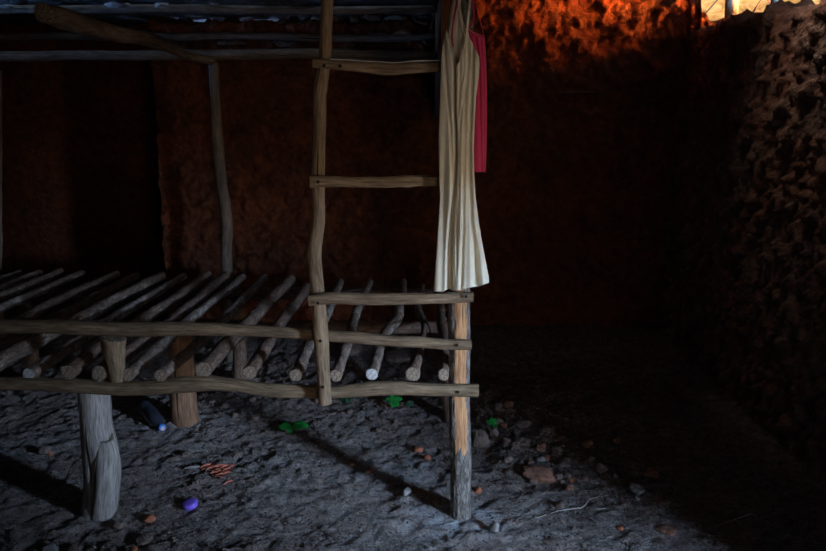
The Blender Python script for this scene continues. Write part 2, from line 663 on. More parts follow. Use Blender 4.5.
# main roof underside
hx0, hx1, hy0, hy1 = XR - .48, XR - .12, 3.30, 3.72      # opening added for the right wall fill lamp
V, Fc = joined([box_data(-3.75, hx0, -.95, 6.5, ROOF, ROOF + .1), box_data(hx1, XR + .75, -.95, 6.5, ROOF, ROOF + .1),
                box_data(hx0, hx1, -.95, hy0, ROOF, ROOF + .1), box_data(hx0, hx1, hy1, 6.5, ROOF, ROOF + .1)])
tag(mesh_obj('ceiling', V, Fc, M['thatch'], smooth_=False), kind='structure')


# unseen raised cap, added to keep the sun out of that opening
V, Fc = joined([box_data(hx0 - .35, hx1 + .35, hy0 - .55, hy1 + .3, ROOF + .38, ROOF + .44),
                box_data(hx0 - .12, hx0 - .06, hy0 - .12, hy0 - .06, ROOF + .09, ROOF + .39), box_data(hx1 + .06, hx1 + .12, hy0 - .12, hy0 - .06, ROOF + .09, ROOF + .39),
                box_data(hx0 - .12, hx0 - .06, hy1 + .06, hy1 + .12, ROOF + .09, ROOF + .39), box_data(hx1 + .06, hx1 + .12, hy1 + .06, hy1 + .12, ROOF + .09, ROOF + .39)])
tag(mesh_obj('trim_3', V, Fc, M['thatch'], smooth_=False), kind='structure')


# low ceiling of the sleeping side: packed roof with slits between its strips
def slab(name, x0, x1, y0, y1, z, th, seed, amp=.018):
    step = .02
    xs_ = np.arange(x0, x1 + step, step)
    ys_ = np.arange(y0, y1 + step, step)
    X, Y = np.meshgrid(xs_, ys_)
    p = np.stack([X.ravel(), Y.ravel(), 0 * X.ravel()], 1)
    d = fbm(p * [5, 12, 1], 4, .6, seed=seed).reshape(X.shape) * amp
    ed = fbm(p * [7, 0, 1], 3, seed=seed + 1).reshape(X.shape) * .02
    Y2 = Y + ed
    bot = np.stack([X, Y2, z + d], -1).reshape(-1, 3)
    top = np.stack([X, Y2, z + th + d * .3], -1).reshape(-1, 3)
    n = len(bot)
    ny_, nx_ = X.shape
    I = np.arange(n).reshape(ny_, nx_)
    q = np.stack([I[:-1, :-1], I[1:, :-1], I[1:, 1:], I[:-1, 1:]], -1).reshape(-1, 4)
    Fc = [tuple(f) for f in q] + [tuple(f[::-1] + n) for f in q]
    edge = list(I[0, :]) + list(I[1:, -1]) + list(I[-1, -2::-1]) + list(I[-2:0, 0])
    for a, b in zip(edge, edge[1:] + edge[:1]):
        Fc.append((a, b, b + n, a + n))
    return np.vstack([bot, top]), Fc


zc = at(300, 20, YB - .02)[2]
Y1 = at(100, 9.5, 1)[1]
ysl = (zc + .0 - CAM_H) / ((at(100, 8, 1.0)[2] - CAM_H) / 1.0)   # depth at which the ceiling meets row 8
V, Fc = joined([slab('a', -3.44, .16, ysl + .05, YB + .75, zc + .045, .07, 31),
                slab('b', -3.44, .16, 3.0, ysl - .02, zc + .03, .07, 37)])
tag(mesh_obj('ceiling_left', V, Fc, M['thatch']), kind='structure')
# end of the low ceiling: blocking board, then closing wall up to the main roof
tag(mesh_obj('trim_2', *box_data(.13, .17, 3.9, YB + .05, 1.40, zc + .12), M['plain'], smooth_=False), kind='structure')  # added to block the gap glow, set where a dark post stands
V, Fc = joined([box_data(.10, .20, 3.0, YB + .1, zc + .10, ROOF), box_data(-3.45, .2, 2.9, 3.0, zc + .02, ROOF)])
tag(mesh_obj('trim_1', V, Fc, M['plain'], smooth_=False), kind='structure')

# ------------------------------------------------------------------ bed
bed = empty('pole_bed', (-.5, YF, 0), 'rustic bed of bark-covered poles on forked legs with a ladder-like end frame', 'bed')


def nail(px, py, Y, parent, r=.0055):
    c = at(px, py, Y)
    V, Fc = lathe_data([(r, 0), (r * .9, .003), (r * .4, .0045), (.0003, .005)], 10)
    V = xform(V, Matrix.Translation(c.tolist()) @ Matrix.Rotation(R(90), 4, 'X'))
    return mesh_obj('nail', V, Fc, M['nail'], None, parent)


def m2(pxw, Y):
    return pxw * Y / (F * cp) * .5       # pixel width -> radius


def pix_branch(name, pts, widths, Ys, mat, cut, parent, **kw):
    if np.isscalar(Ys): Ys = [Ys] * len(pts)
    P = [at(p[0], p[1], y) for p, y in zip(pts, Ys)]
    rr = [m2(w, y) for w, y in zip(widths, Ys)]
    return branch(name, P, rr, mat, cut, parent, **kw)


YR = 2.665
lower = pix_branch('rail', [(-150, 387), (-30, 386), (60, 386), (130, 388), (200, 384), (235, 385), (280, 390), (335, 390), (385, 388), (430, 390), (478, 392)],
                   [15, 14.5, 14.5, 15, 17, 14, 14, 13.5, 15, 13, 13.5], YR, M['rail'], M['cut'], bed, seg=20, rough=.07, wob=.15)
guard = pix_branch('guard_rail', [(-150, 324), (-20, 327), (60, 327), (130, 330), (160, 329), (220, 328.5), (290, 332), (335, 335.5), (400, 341), (440, 344), (471, 344)],
                   [15, 15, 15, 14.5, 15, 13, 11, 11.5, 12, 11, 11], YR, M['rail'], M['cut'], bed, seg=20, rough=.06)
YP = YR - .050
ladder = pix_branch('ladder_post', [(330, -70), (327, 0), (325.5, 55), (321, 90), (321, 125), (318.5, 180), (319, 215), (315.5, 250), (319, 300), (322, 345), (324.5, 403)],
                    [11, 11.5, 12, 13, 12.5, 13, 13, 14, 14, 15, 13.5], YP, M['post'], M['cut'], bed, seg=20, rough=.06,
                    knots=[(.66, 1.6, .02, .30), (.50, 4.6, .02, .18)])
for (px, py) in ((323, 387), (320.5, 341)): nail(px, py, YP - .025, ladder)
YT = YP - .045
r1 = pix_branch('rung', [(313, 63), (345, 65.5), (385, 68.5), (420, 67), (462, 66)], [9, 9.5, 11, 10, 9], [YT, YT + .005, YT + .02, YT + .035, YR + .0],
                M['post'], M['cut'], bed, seg=18, flat=.7)
r2 = pix_branch('rung', [(310, 181.5), (340, 181.5), (385, 182.5), (410, 181), (464, 181)], [12, 10, 11, 11, 8], [YT, YT + .005, YT + .02, YT + .035, YR],
                M['post'], M['cut'], bed, seg=18, flat=.7, knots=[(.62, 3, .02, .25)])
r3 = pix_branch('rung', [(308.5, 301.5), (330, 299.5), (370, 299), (420, 298), (450, 296.5), (473, 296)], [11.5, 12.5, 12, 11.5, 11.5, 10.5], [YT, YT + .005, YT + .025, YT + .05, YR - .005, YR - .005],
                M['rail'], M['cut'], bed, seg=18, flat=.7, rough=.08)
nail(324, 65.5, YT - .017, r1); nail(340, 66, YT - .017, r1)
nail(318, 182, YT - .02, r2)
nail(318, 303, YT - .021, r3); nail(466, 296.5, YR - .025, r3)
nail(457, 345, YR - .022, guard); nail(458, 392, YR - .024, lower)

# right post: bark with a long bare strip facing the room
pr = [(463.5, -40), (462, 60), (460, 180), (459, 290), (458.5, 400), (459.5, 470), (459.5, 517)]
Yp = 2.725
P = [at(p[0], p[1], Yp) for p in pr]
P[-1][2] = fz(P[-1][0], P[-1][1]) - .015
V, Fc, mi, G = branch_data(P, [m2(w, Yp) for w in (17, 18, 19, 21, 22, 22, 22)], seg=80, rough=.05, fine=.055, step=.005)
cen = V.mean(0)
mi = np.array(mi)
for i, f in enumerate(Fc):
    if mi[i] == 0:
        c = V[list(f)].mean(0)
        axis_x = np.interp(c[2], [P[6][2], P[4][2], P[3][2], P[0][2]], [P[6][0], P[4][0], P[3][0], P[0][0]])
        dx, dy = c[0] - axis_x, c[1] - Yp
        a = math.atan2(dx, -dy)
        edge = .12 * float(fbm(np.array([[c[2] * 22, a * .5, 0]]), 4, seed=77)[0])
        zlo = at(459, 452, Yp)[2] + .03 * float(fbm(np.array([[a * 5, 3, 0]]), 3, seed=7)[0])
        if -.55 + edge < a - .12 < .62 + edge and zlo < c[2] < .98: mi[i] = 2
postr = mesh_obj('corner_post', V, Fc, [M['bark'], M['cut'], M['tan']], mi, bed, {'grain': G})
# peg that the clothes hang on
zpeg = at(463, -22, 2.6)[2]
ppx = at(463, -22, 2.6)[0]
branch('peg', [(ppx, 2.74, zpeg), (ppx, 2.62, zpeg + .004), (ppx + .002, 2.555, zpeg + .012)], [.009, .008, .007], M['post'], M['cut'], bed, seg=10, step=.01)

# legs
pl = at(97, 515, 2.74)
V, Fc, mi, G = branch_data([(at(92, 388, 2.735)), at(94.5, 425, 2.735), at(98, 447, 2.735), at(101, 470, 2.735), (at(101.5, 495, 2.735)), np.array([at(100, 514, 2.735)[0], 2.735, fz(pl[0], 2.735) - .015])],
                           [m2(32, 2.7), m2(32, 2.7), m2(36, 2.7), m2(38, 2.7), m2(36.5, 2.7), m2(35, 2.7)], seg=40, rough=.05, fine=.035, step=.007,
                           knots=[(.42, 5.75, .035, .22), (.3, 2.2, .05, -.10)])
leg = mesh_obj('leg', V, Fc, [M['leg'], M['cut']], mi, bed, {'grain': G})
# lopped second stem grown into the front of that leg
ks = [at(107.5, 438, 2.715), at(108.5, 452, 2.705), at(106, 478, 2.705), at(103, 500, 2.71), np.array([at(102, 514, 2.72)[0], 2.725, fz(pl[0], 2.725) - .015])]
branch('lopped_stem', ks, [.028, .042, .045, .046, .048], M['leg'], M['cut'], leg, seg=28, step=.007, fine=.06, rough=.10, tilt0=.9, knots=[(.18, 5.2, .012, .14)])

pm = onfloor(183, 426)
ym = pm[1] + .04
zr = at(200, 378, YR)[2] + .0      # not used for height of slats
zs_top = None
branch('leg', [(pm[0] - .015, ym, .46), (pm[0] - .005, ym, .25), (pm[0] + .002, ym, fz(pm[0], ym) - .02)], [.058, .060, .064], M['brownleg'], M['cut'], bed, seg=28, rough=.05)
bx = at(239, 355, 4.1)[0]
branch('leg', [(bx, 4.1, .47), (bx + .01, 4.1, .2), (bx, 4.1, fz(bx, 4.1) - .02)], [.035, .036, .038], M['slat_dark'], M['cut'], bed, seg=16)
bx2 = at(30, 355, 4.1)[0]
branch('leg', [(bx2, 4.1, .47), (bx2 + .01, 4.1, .2), (bx2, 4.1, fz(bx2, 4.1) - .02)], [.035, .036, .038], M['slat_dark'], M['cut'], bed, seg=16)
bx3 = at(452, 330, 3.55)[0]
branch('leg', [(bx3, 3.55, .46), (bx3 - .01, 3.55, .2), (bx3, 3.55, fz(bx3, 3.55) - .02)], [.03, .032, .034], M['slat_dark'], M['cut'], bed, seg=16)

# slats: front and back ends in the picture, both ends at the height of the bed
zlow = at(200, 386, YR)[2]
SL = [  # front (px,py), back (px,py), front width px, extra points, material
    ((-243, 376), (19, 271), 14, [], 0), ((-211, 376), (39, 271.5), 14, [], 0), ((-177, 376), (60, 270), 14, [], 0), ((-142, 376), (82, 270.5), 13, [], 0),
    ((-86, 376), (117, 272), 13, [], 1), ((-56, 376), (136, 273), 14, [], 1), ((-12, 369), (161, 273), 17, [], 0), ((27.5, 374), (184, 274), 13, [], 0),
    ((66.5, 373), (209, 274), 16, [], 1), ((97, 373.5), (226, 274.5), 16, [], 1), ((128, 376), (243, 275), 13.5, [], 0), ((161.5, 376.5), (265, 276), 12.5, [], 0),
    ((204, 370), (290, 278), 17, [], 1), ((251, 375.5), (308, 286), 14.5, [], 1), ((297, 377), (340, 280), 13, [((311, 342), .0), ((330, 308), .0)], 0),
    ((336.5, 378), (370, 281), 12, [((346, 348), .0), ((357, 311), .0)], 0), ((372.5, 379), (403, 280), 12.5, [((378, 350), 0), ((385, 332), 0), ((399, 314), 0)], 0),
    ((413, 375), (423, 284), 15, [((421, 345), 0), ((424, 325), 0), ((418, 306), 0)], 1), ((442.5, 374), (438, 288), 11.5, [((444, 345), 0), ((441, 314), 0)], 1)]
for i, (f, b, w, ex, mt) in enumerate(SL):
    rf = m2(w, 2.7)
    zf = zlow + m2(14, YR) * .97 + rf * .9
    pf = at(f[0], f[1], YR - .008 + .008 * math.sin(i * 2.1))
    pf[2] = max(zf, min(pf[2], zf + .02))
    pts, rr = [pf], [rf]
    zb = pf[2] + .004
    for (q, _) in ex:
        pts.append(atz(q[0], q[1], zb)); rr.append(rf * 1.0)
    pts.append(atz(b[0], b[1] + 2, zb))
    rb = rf * (.86 if mt == 0 else .92)
    if i == 17: rr, rb = [rf * .95, rf * .62, rf * .5, rf * .6], rf * .55
    rr.append(rb)
    if not ex:
        mid = (pts[0] + pts[1]) / 2
        rng = random.Random(i * 5 + 1)
        mid = mid + np.array([rng.uniform(-.018, .018), 0, rng.uniform(-.006, .008)])
        pts.insert(1, mid); rr.insert(1, rf * .98)
    rng = random.Random(i + 40)
    kn = [(rng.uniform(.1, .9), rng.uniform(0, 6.28), .012, rng.uniform(.2, .45)) for _ in range(4)]
    sm = M['slat'] if mt == 0 else M['slat_dark']
    branch('slat', pts, rr, sm, M['cutpale'] if i in (7, 16) else M['cut'], bed, seg=18, rough=.10, fine=.05, knots=kn, step=.014, tilt0=rng.uniform(-.25, .25))

# peeling bark strip on the split slat
p0, p1, p2 = at(431, 345, 2.75), atz(425, 318, .56), atz(421, 300, .57)
branch('bark_strip', [p0 + [0, 0, -.01], p0 + [.0, .1, .02], p1, p2], [.005, .006, .006, .004], M['slat_dark'], M['cut'], bed, seg=8, flat=.5)

zsl = zlow + m2(14, YR) * .97
# beams under the slats
branch('cross_beam', [(-2.6, 3.5, zsl - .055), (-1.2, 3.52, zsl - .05), (-.2, 3.5, zsl - .052), (.22, 3.5, zsl - .05)], [.030, .030, .028, .026], M['slat_dark'], M['cutpale'], bed, seg=16)
branch('cross_beam', [(-2.6, 4.1, zsl - .045), (-1.2, 4.12, zsl - .045), (.0, 4.1, zsl - .045), (.12, 4.1, zsl - .05)], [.035, .036, .035, .03], M['slat_dark'], M['cut'], bed, seg=16)

# stub that carries the guard rail
pix_branch('stub', [(113, 338), (112.5, 350), (115, 366), (115.5, 380)], [26, 23, 17, 15], YR + .01, M['post'], M['cut'], bed, seg=24, fine=.06, knots=[(.35, 4.7, .02, .18)])

# ------------------------------------------------------------------ roof posts and poles
gp = 'posts behind the bed'
YQ = 4.42


def zat(px, py, Yv):
    return at(px, py, Yv)[2]


pp_ = [at(214.5, 63, YQ), at(216, 125, YQ), at(221, 180, YQ), at(226.5, 222, YQ), at(226.5, 275, YQ)]
foot = pp_[-1].copy(); foot[2] = fz(foot[0], foot[1]) - .02
o = branch('roof_post', pp_ + [foot], [.026, .028, .030, .033, .031, .032], M['roofwood'], M['cut'], None, seg=18)
tag(o, 'crooked upright post behind the bed holding up the low roof beam', 'post')
pp_ = [at(-4, 70, YQ), at(-4, 230, YQ), at(-4, 280, YQ)]
foot = pp_[-1].copy(); foot[2] = fz(foot[0], foot[1]) - .02
o = branch('roof_post', pp_ + [foot], [.028, .028, .03, .03], M['roofwood'], M['cut'], None, seg=18)
tag(o, 'upright post behind the bed at the far left edge of the view', 'post')

zb = at(250, 54, YQ)[2]
o = branch('roof_beam', [(-3.4, YQ, at(-50, 56, YQ)[2]), at(100, 56, YQ), at(230, 54.5, YQ), at(330, 54, YQ), at(420, 57, YQ), (.20, YQ, at(440, 57, YQ)[2])],
           [.026, .026, .027, .026, .025, .024], M['roofwood'], M['cut'], None, seg=18)
tag(o, 'thin horizontal roof beam running along above the back wall and the posts', 'beam')
# sloping log whose cut end faces the room
LP = [(44, 13, 3.05), (80, 23, 3.35), (120, 35, 3.7), (146, 39, 3.9), (180, 52, 4.2), (212, 60, 4.40)]
o = branch('roof_log', [at(a, b, c) for a, b, c in LP], [m2(19, 3.05), m2(18, 3.35), m2(15, 3.7), m2(14, 3.9), m2(9, 4.2), m2(8, 4.4)],
           M['roofwood'], M['cut'], None, seg=24, rough=.1, knots=[(.62, .4, .03, .4)])
tag(o, 'thick barked log sloping from the ceiling to the post, cut end facing the room', 'log')

zp_ = at(120, 10, ysl)[2]
RPOLES = [('pale-edged roof pole along the top of the view, nearest of the ceiling poles', [(-3.3, ysl + .0), (-1.5, ysl + .02), (-.5, ysl), (.1, ysl + .01)], zc - .005, .020),
          ('roof pole lying on the back wall top under the stones', [(-3.3, YB - .06), (-1.2, YB - .05), (-.4, YB - .04), (.13, YB - .06)], ZTL - .06, .022),
          ('roof pole pressed against the ceiling between the slit and the back wall', [(-3.3, 4.52), (-1.2, 4.55), (-.4, 4.5), (.13, 4.52)], zc + .02, .022)]
for lab, ptsx, z, r in RPOLES:
    o = branch('roof_pole', [(a, b, z + .006 * math.sin(a * 4)) for a, b in ptsx], [r * 1.05, r, r * .95, r * .9], M['roofwood'], M['cut'], None, seg=14)
    tag(o, lab, 'roof pole')

SEEDR = [100]


def rock(name, c, size, mat, label, cat, group=None, sub=3, amp=.28, rot=0.0):
    SEEDR[0] += 1
    V, Fc = rock_data(c, size, SEEDR[0], sub, amp, rot=rot)
    o = mesh_obj(name, V, Fc, mat)
    return tag(o, label, cat, group)


# stones wedged under the eave on top of the back wall
for (px, py, w, h, lab) in [(255, 24, 14, 6, 'small flat stone on the wall top, left of the ladder post'),
                            (282, 23.5, 10, 7, 'second stone on the wall top left of the ladder post'),
                            (301, 24.5, 17, 5, 'flat slab of stone on the wall top just left of the ladder post'),
                            (317, 20, 11, 9, 'rounded stone touching the left edge of the ladder post up on the wall'),
                            (335, 19, 10, 11, 'reddish stone on the wall top at the right edge of the ladder post'),
                            (355, 18, 8, 12, 'upright block on the wall top between two slits of light'),
                            (372, 19, 16, 8, 'dark stone on the wall top right of the upright block'),
                            (395, 20, 20, 8, 'dark long stone on the wall top above the middle of the rung'),
                            (425, 18, 18, 7, 'dark stone on the wall top near the hanging clothes')]:
    c = at(px, py, YB + .08)
    rock('stone', c, (m2(w, 5.0) * 1.1, .06, m2(h, 5.0) * 1.15), M['redclod'] if 'reddish' in lab else M['stone'], lab, 'stone', amp=.2)
for (px, py, w, h, lab, mt) in [(377, 36, 18, 9, 'grey clod bulging from the wall under the eave, leftmost of three', 'clod'),
                                (403, 35, 18, 9, 'reddish clod bulging from the wall above the topmost rung', 'redclod'),
                                (426, 39, 12, 11, 'grey clod bulging from the wall right beside the reddish clod', 'clod'),
                                (230, 43, 30, 5, 'flat clod on the wall face above the thin roof beam', 'clod'),
                                (285, 43, 26, 6, 'grey flat clod between the roof beam and the slit of light', 'clod')]:
    c = at(px, py, YB - .02)
    rock('clod', c, (m2(w, 4.9) * 1.1, .05, m2(h, 4.9) * 1.15), M[mt], lab, 'clod', amp=.2)
# lumps on the roof pole nearest the room
for (px, py, w, h, lab) in [(8, 7, 18, 4, 'pale flake on the ceiling pole at the top left edge'),
                            (116, 5, 22, 6, 'white-topped stone on the ceiling pole right of the sloping log end'),
                            (161, 5, 14, 8, 'rounded stone with a lit top on the ceiling pole'),
                            (213, 2, 12, 6, 'small lit stone on the ceiling pole at the top of the view'),
                            (270, 1, 16, 5, 'small lit stone on the ceiling pole left of the ladder post')]:
    c = at(px, py, ysl + .015)
    rock('stone', c, (m2(w, 4.3) * 1.1, .03, m2(h, 4.3) * 1.1), M['palestone'], lab, 'stone', amp=.2)

# sagging string over the topmost rung
ST = [(330, 59, YT - .02), (350, 60, YT - .02), (375, 61.5, YT), (395, 62.5, YT + .005), (415, 61, YT + .015), (446, 60.5, YR - .02)]
o = branch('string', [at(a, b, c) for a, b, c in ST], [.0014] * 6, NT('white_string').done((.62, .64, .66), None, .8), M['cut'], None, seg=6, wob=0, rough=0, fine=0)
tag(o, 'thin white string lying along the topmost ladder rung', 'string')
o = branch('cord', [at(442.5, -20, 2.66), at(442, 5, 2.655), at(441.6, 25, 2.65), at(441.5, 59, 2.64)], [.0010] * 4, M['rail'], M['cut'], None, seg=6, wob=0, rough=0, fine=0)
tag(o, 'thin cord hanging straight down to the string beside the clothes', 'cord')

# ------------------------------------------------------------------ clothes
def fabric(name, cols, weave=900, hue=.2):
    m = NT(name)
    v = m.coord()
    n = m.noise(v, 7, 4, .6)
    c = m.ramp(n, [(.3, cols[0]), (.7, cols[1])])
    # old soiling in blotches
    st = m.ramp(m.noise(v, 16, 5, .7), [(.58, 0.0), (.72, hue)])
    c = m.mix(st, c, cols[2])
    w = m.noise(m.coord(None, (1, 1, 3)), 260, 2, .5)
    mm = m.done(c, m.bump(w, .25, .001), .9)
    m.b.inputs['Sheen Weight'].default_value = .15
    return mm


M['beige'] = fabric('cream_cotton', ((.61, .56, .43), (.74, .70, .58), (.42, .36, .25)))
M['pink'] = fabric('pink_cotton', ((.50, .032, .10), (.60, .045, .13), (.34, .02, .06)), hue=.3)


def poly(tab):
    tab = np.array(tab, float)
    return lambda y: np.interp(y, tab[:, 0], tab[:, 1])


def panel(rows, xl, xr, dep, Y0, ncol, bot=None):
    """a sheet of cloth between two outlines, folds as depth"""
    V = []
    top, last = rows[0], rows[-1]
    for i, py in enumerate(rows):
        a, b = float(xl(py)), float(xr(py))
        for k in range(ncol):
            u = k / (ncol - 1)
            px = a + (b - a) * u
            q = py
            if bot is not None:
                q = top + (py - top) * (float(bot(px)) - top) / (last - top)
            V.append(at(px, q, Y0 + dep(px, q, u)))
    n = len(rows)
    I = np.arange(n * ncol).reshape(n, ncol)
    Fc = np.stack([I[:-1, :-1], I[1:, :-1], I[1:, 1:], I[:-1, 1:]], -1).reshape(-1, 4)
    return np.array(V), [tuple(f) for f in Fc]


VAL = [  # valley: rows -> x, depth (m), half width px
    (poly([(30, 448), (66, 455), (110, 455), (150, 456.5), (190, 455), (215, 452.5), (250, 450.5), (292, 450)]), .048, poly([(60, 1.4), (190, 2.0), (230, 3.2), (292, 3.8)])),
    (poly([(60, 468), (120, 465), (180, 463.5), (230, 463), (260, 462), (292, 461)]), .014, poly([(60, 1.6), (292, 2.0)])),
    (poly([(70, 473), (150, 470), (220, 472), (245, 474), (290, 478)]), .024, poly([(70, 1.4), (220, 1.8), (255, 3.4), (292, 4.0)])),
    (poly([(40, 444), (90, 447), (130, 451), (180, 452)]), .010, poly([(40, 1.5), (180, 1.2)])),
    (poly([(66, 460), (110, 459), (200, 459.5), (230, 457), (292, 456)]), .005, poly([(66, 1.2), (292, 1.4)])),
    (poly([(70, 464), (92, 459.5), (120, 457)]), .006, poly([(70, .9), (120, .9)])),
    (poly([(75, 470), (110, 461.5), (150, 459)]), .005, poly([(75, 1.0), (150, 1.0)])),
]


def dfront(px, py, u):
    d = .022 * (2 * u - 1) ** 2
    for (x, a, w) in VAL:
        ww = float(w(py))
        d += a * math.exp(-((px - float(x(py))) / ww) ** 4)
    d += .0035 * math.sin(px * .55 + py * .012) * smooth(40, 200, py)
    return d


XLo = poly([(0, 453), (12, 450.5), (20, 449), (30, 446.5), (45, 443), (60, 441.2), (100, 440), (140, 438.5), (175, 439.3), (200, 440), (230, 438), (260, 436), (292, 433.5)])
ULr = poly([(0, 455.5), (12, 453), (20, 452), (32, 450), (50, 451), (60, 452.5), (66, 456), (120, 455.5), (150, 456.5), (190, 455), (215, 453), (250, 451), (292, 450)])
URl = poly([(0, 469.2), (20, 467.2), (30, 466.4), (45, 464.5), (55, 462), (62, 459), (66, 456), (120, 455.5), (150, 456.5), (190, 455), (215, 453), (250, 451), (292, 450)])
XRo = poly([(0, 471.2), (20, 469), (32, 468), (38, 469.5), (48, 474.5), (58, 479), (66, 479.4), (78, 478.6), (100, 475.8), (125, 474.5), (150, 473.6), (175, 474), (200, 475.5), (225, 478.5), (250, 482.5), (285, 488.5), (292, 489)])
HEM = poly([(430, 291), (434, 291.5), (443, 291.5), (449, 288.5), (453, 290.5), (460, 290), (470, 287.5), (480, 286), (489, 282.5)])
YD = 2.545
rows = np.concatenate([np.arange(0, 66, 2.0), np.arange(66, 291.01, 2.5)])
rows[-1] = 291
fl = panel(rows, XLo, ULr, lambda px, py, u: dfront(px, py, (px - float(XLo(py))) / max(1, float(XRo(py) - XLo(py)))), YD, 22, HEM)
fr = panel(rows, URl, XRo, lambda px, py, u: dfront(px, py, (px - float(XLo(py))) / max(1, float(XRo(py) - XLo(py)))), YD, 40, HEM)
# back of the dress, seen through the neck opening and at the slit
XLb = poly([(8, 457), (25, 451), (40, 446), (60, 442.5), (100, 441.5), (200, 441), (292, 436)])
XRb = poly([(8, 460), (25, 464), (36, 468), (60, 477), (100, 474), (150, 472), (200, 474), (250, 481), (292, 487)])
bk = panel(np.linspace(8, 290, 90), XLb, XRb, lambda px, py, u: -.012 * (2 * u - 1) ** 2 + .004 * math.sin(px * 1.1 + py * .03), YD + .080, 30, lambda x: float(HEM(x)) - 2.5)
V, Fc = joined([fl, fr, bk])
dress = mesh_obj('dress', V, Fc, M['beige'], None, None, None)
tag(dress, 'long cream sleeveless dress hanging by its straps from the corner post', 'dress')


def solidify(o, t=.0016):
    md = o.modifiers.new('thickness', 'SOLIDIFY')
    md.thickness = t
    md.offset = 0


solidify(dress)


def ribbon(name, pts, width, mat, parent, lab=None):
    """narrow cloth strap as a flattened tube"""
    return branch(name, [at(a, b, c) for a, b, c in pts], [m2(w, 2.6) for w in width], mat, mat, parent, seg=10, flat=.45, rough=.03, fine=.02, wob=0, step=.01)


zt = -23
ribbon('strap', [(454.2, 2, YD + .012), (458, -12, YD + .02), (462, zt, YD + .03), (462.6, zt, YD + .05), (459.5, -8, YD + .06), (458.5, 10, YD + .062)], [3.2, 3, 2.8, 2.8, 3, 3.2], M['beige'], dress)
ribbon('strap', [(470.2, 2, YD + .012), (468, -12, YD + .02), (464, zt, YD + .03), (463.4, zt, YD + .05), (461, -8, YD + .06), (459.3, 12, YD + .062), (463.3, 34, YD + .06), (467, 42, YD + .05)], [2.4, 2.6, 2.6, 2.6, 2.8, 3, 3, 3], M['beige'], dress)
ribbon('neck_binding', [(455.5, 2, YD + .01), (452, 20, YD + .012), (450, 33, YD + .014), (451.2, 52, YD + .014), (453.5, 63, YD + .012), (456.5, 66.5, YD + .010), (460, 61.5, YD + .004), (464.5, 46, YD + .0), (466.6, 30, YD + .004)], [1.6] * 9, M['beige'], dress)
hemx = [(434 + 0.5, 289.5), (443, 290.2), (449.5, 288), (455, 289.5), (462, 288.7), (470, 286.5), (479, 285), (488, 282)]
# pink garment
PXL = poly([(28, 465.5), (33, 468), (45, 470), (60, 472), (172, 471)])
PXR = poly([(28, 466.5), (31, 471), (34, 478), (36, 484.3), (50, 485.6), (80, 486.8), (110, 487), (140, 486.6), (172, 485.6)])
prow = np.linspace(28, 172, 60)


def dpink(px, py, u):
    d = .012 * (2 * u - 1) ** 2
    for (xx, a, w) in ((poly([(30, 474), (60, 479), (172, 481.5)]), .008, 1.6), (poly([(36, 480), (80, 483.5), (172, 484)]), .004, 1.1)):
        d += a * math.exp(-((px - float(xx(py))) / w) ** 2)
    d -= .003 * math.exp(-((py - 166) / 1.2) ** 2)
    return d


pf = panel(prow, PXL, PXR, dpink, YD + .074, 26)
pbk = panel(np.linspace(40, 171, 50), lambda y: float(PXL(y)) + 1.5, lambda y: float(PXR(y)) - .8, lambda px, py, u: -.006 * (2 * u - 1) ** 2, YD + .102, 16)
V, Fc = joined([pf, pbk])
pink = mesh_obj('camisole', V, Fc, M['pink'], None, None)
tag(pink, 'bright pink strappy top hanging half behind the cream dress', 'top')
solidify(pink)
ribbon('strap', [(484, 36.5, YD + .077), (480.5, 22, YD + .06), (476, 6, YD + .065), (471, -10, YD + .07), (465.5, zt, YD + .075)], [2.2] * 5, M['pink'], pink)
ribbon('strap', [(466.3, 30, YD + .077), (473, 22, YD + .072), (474, 12, YD + .078), (472.5, 0, YD + .08), (468, -12, YD + .08), (464.5, zt, YD + .08)], [1.8] * 6, M['pink'], pink)
ribbon('neck_binding', [(466, 29, YD + .077), (469, 33, YD + .077), (475, 36, YD + .075), (484, 37, YD + .077)], [1.8] * 4, M['pink'], pink)
ribbon('side_strap', [(453.2, 47, YD + .045), (452, 34, YD + .045), (454.5, 16, YD + .05), (459, -4, YD + .07), (462, zt, YD + .075)], [3.6] * 5, M['pink'], pink)

# ------------------------------------------------------------------ things on the floor
def floor_rock(name, px, py, w, h, mat, label, cat='stone', group=None, dmul=.9, rot=None, sub=3, sink=.3, amp=.28):
    """w,h: size in pixels, py the foot of the stone"""
    p = onfloor(px, py)
    rx = m2(w, p[1]); rz = m2(h, p[1]) * .9
    c = (p[0], p[1] + rx * dmul * .5, fz(p[0], p[1] + rx * dmul * .5) + rz * (1 - sink))
    return rock(name, c, (rx, rx * dmul, rz), mat, label, cat, group, sub, amp, random.Random(int(px * 3 + py)).uniform(-.5, .5) if rot is None else rot)


floor_rock('clod', 541, 481, 40, 20, M['redclod'], 'largest reddish clod in the rubble right of the corner post', 'clod', rot=-.35, sub=4, dmul=.6)
floor_rock('stone', 495, 531, 10, 17, M['palestone'], 'upright pale pebble on the pale patch right of the corner post foot', 'stone')
floor_rock('stone', 406, 496, 13, 10, M['palestone'], 'pale lump beside the shadow left of the corner post foot', 'stone')
floor_rock('chip', 418, 452, 11, 7, M['chip'], 'orange chip under the bed left of the corner post, upper of two', 'chip')
floor_rock('chip', 428, 460, 8, 6, M['chip'], 'orange chip under the bed left of the corner post, lower of two', 'chip')
floor_rock('chip', 353, 466, 8, 5, M['redclod'], 'small pinkish chip on bare earth, left of two in the open floor', 'chip')
floor_rock('chip', 368, 473, 7, 4, M['redclod'], 'small pinkish chip on bare earth beside the post shadow', 'chip')
floor_rock('chip', 149, 523, 13, 9, M['chip'], 'orange-edged chip between the left leg and the purple cap', 'chip')
floor_rock('clod', 44, 455, 14, 10, M['clod'], 'round clod lying in the shade left of the left leg', 'clod')
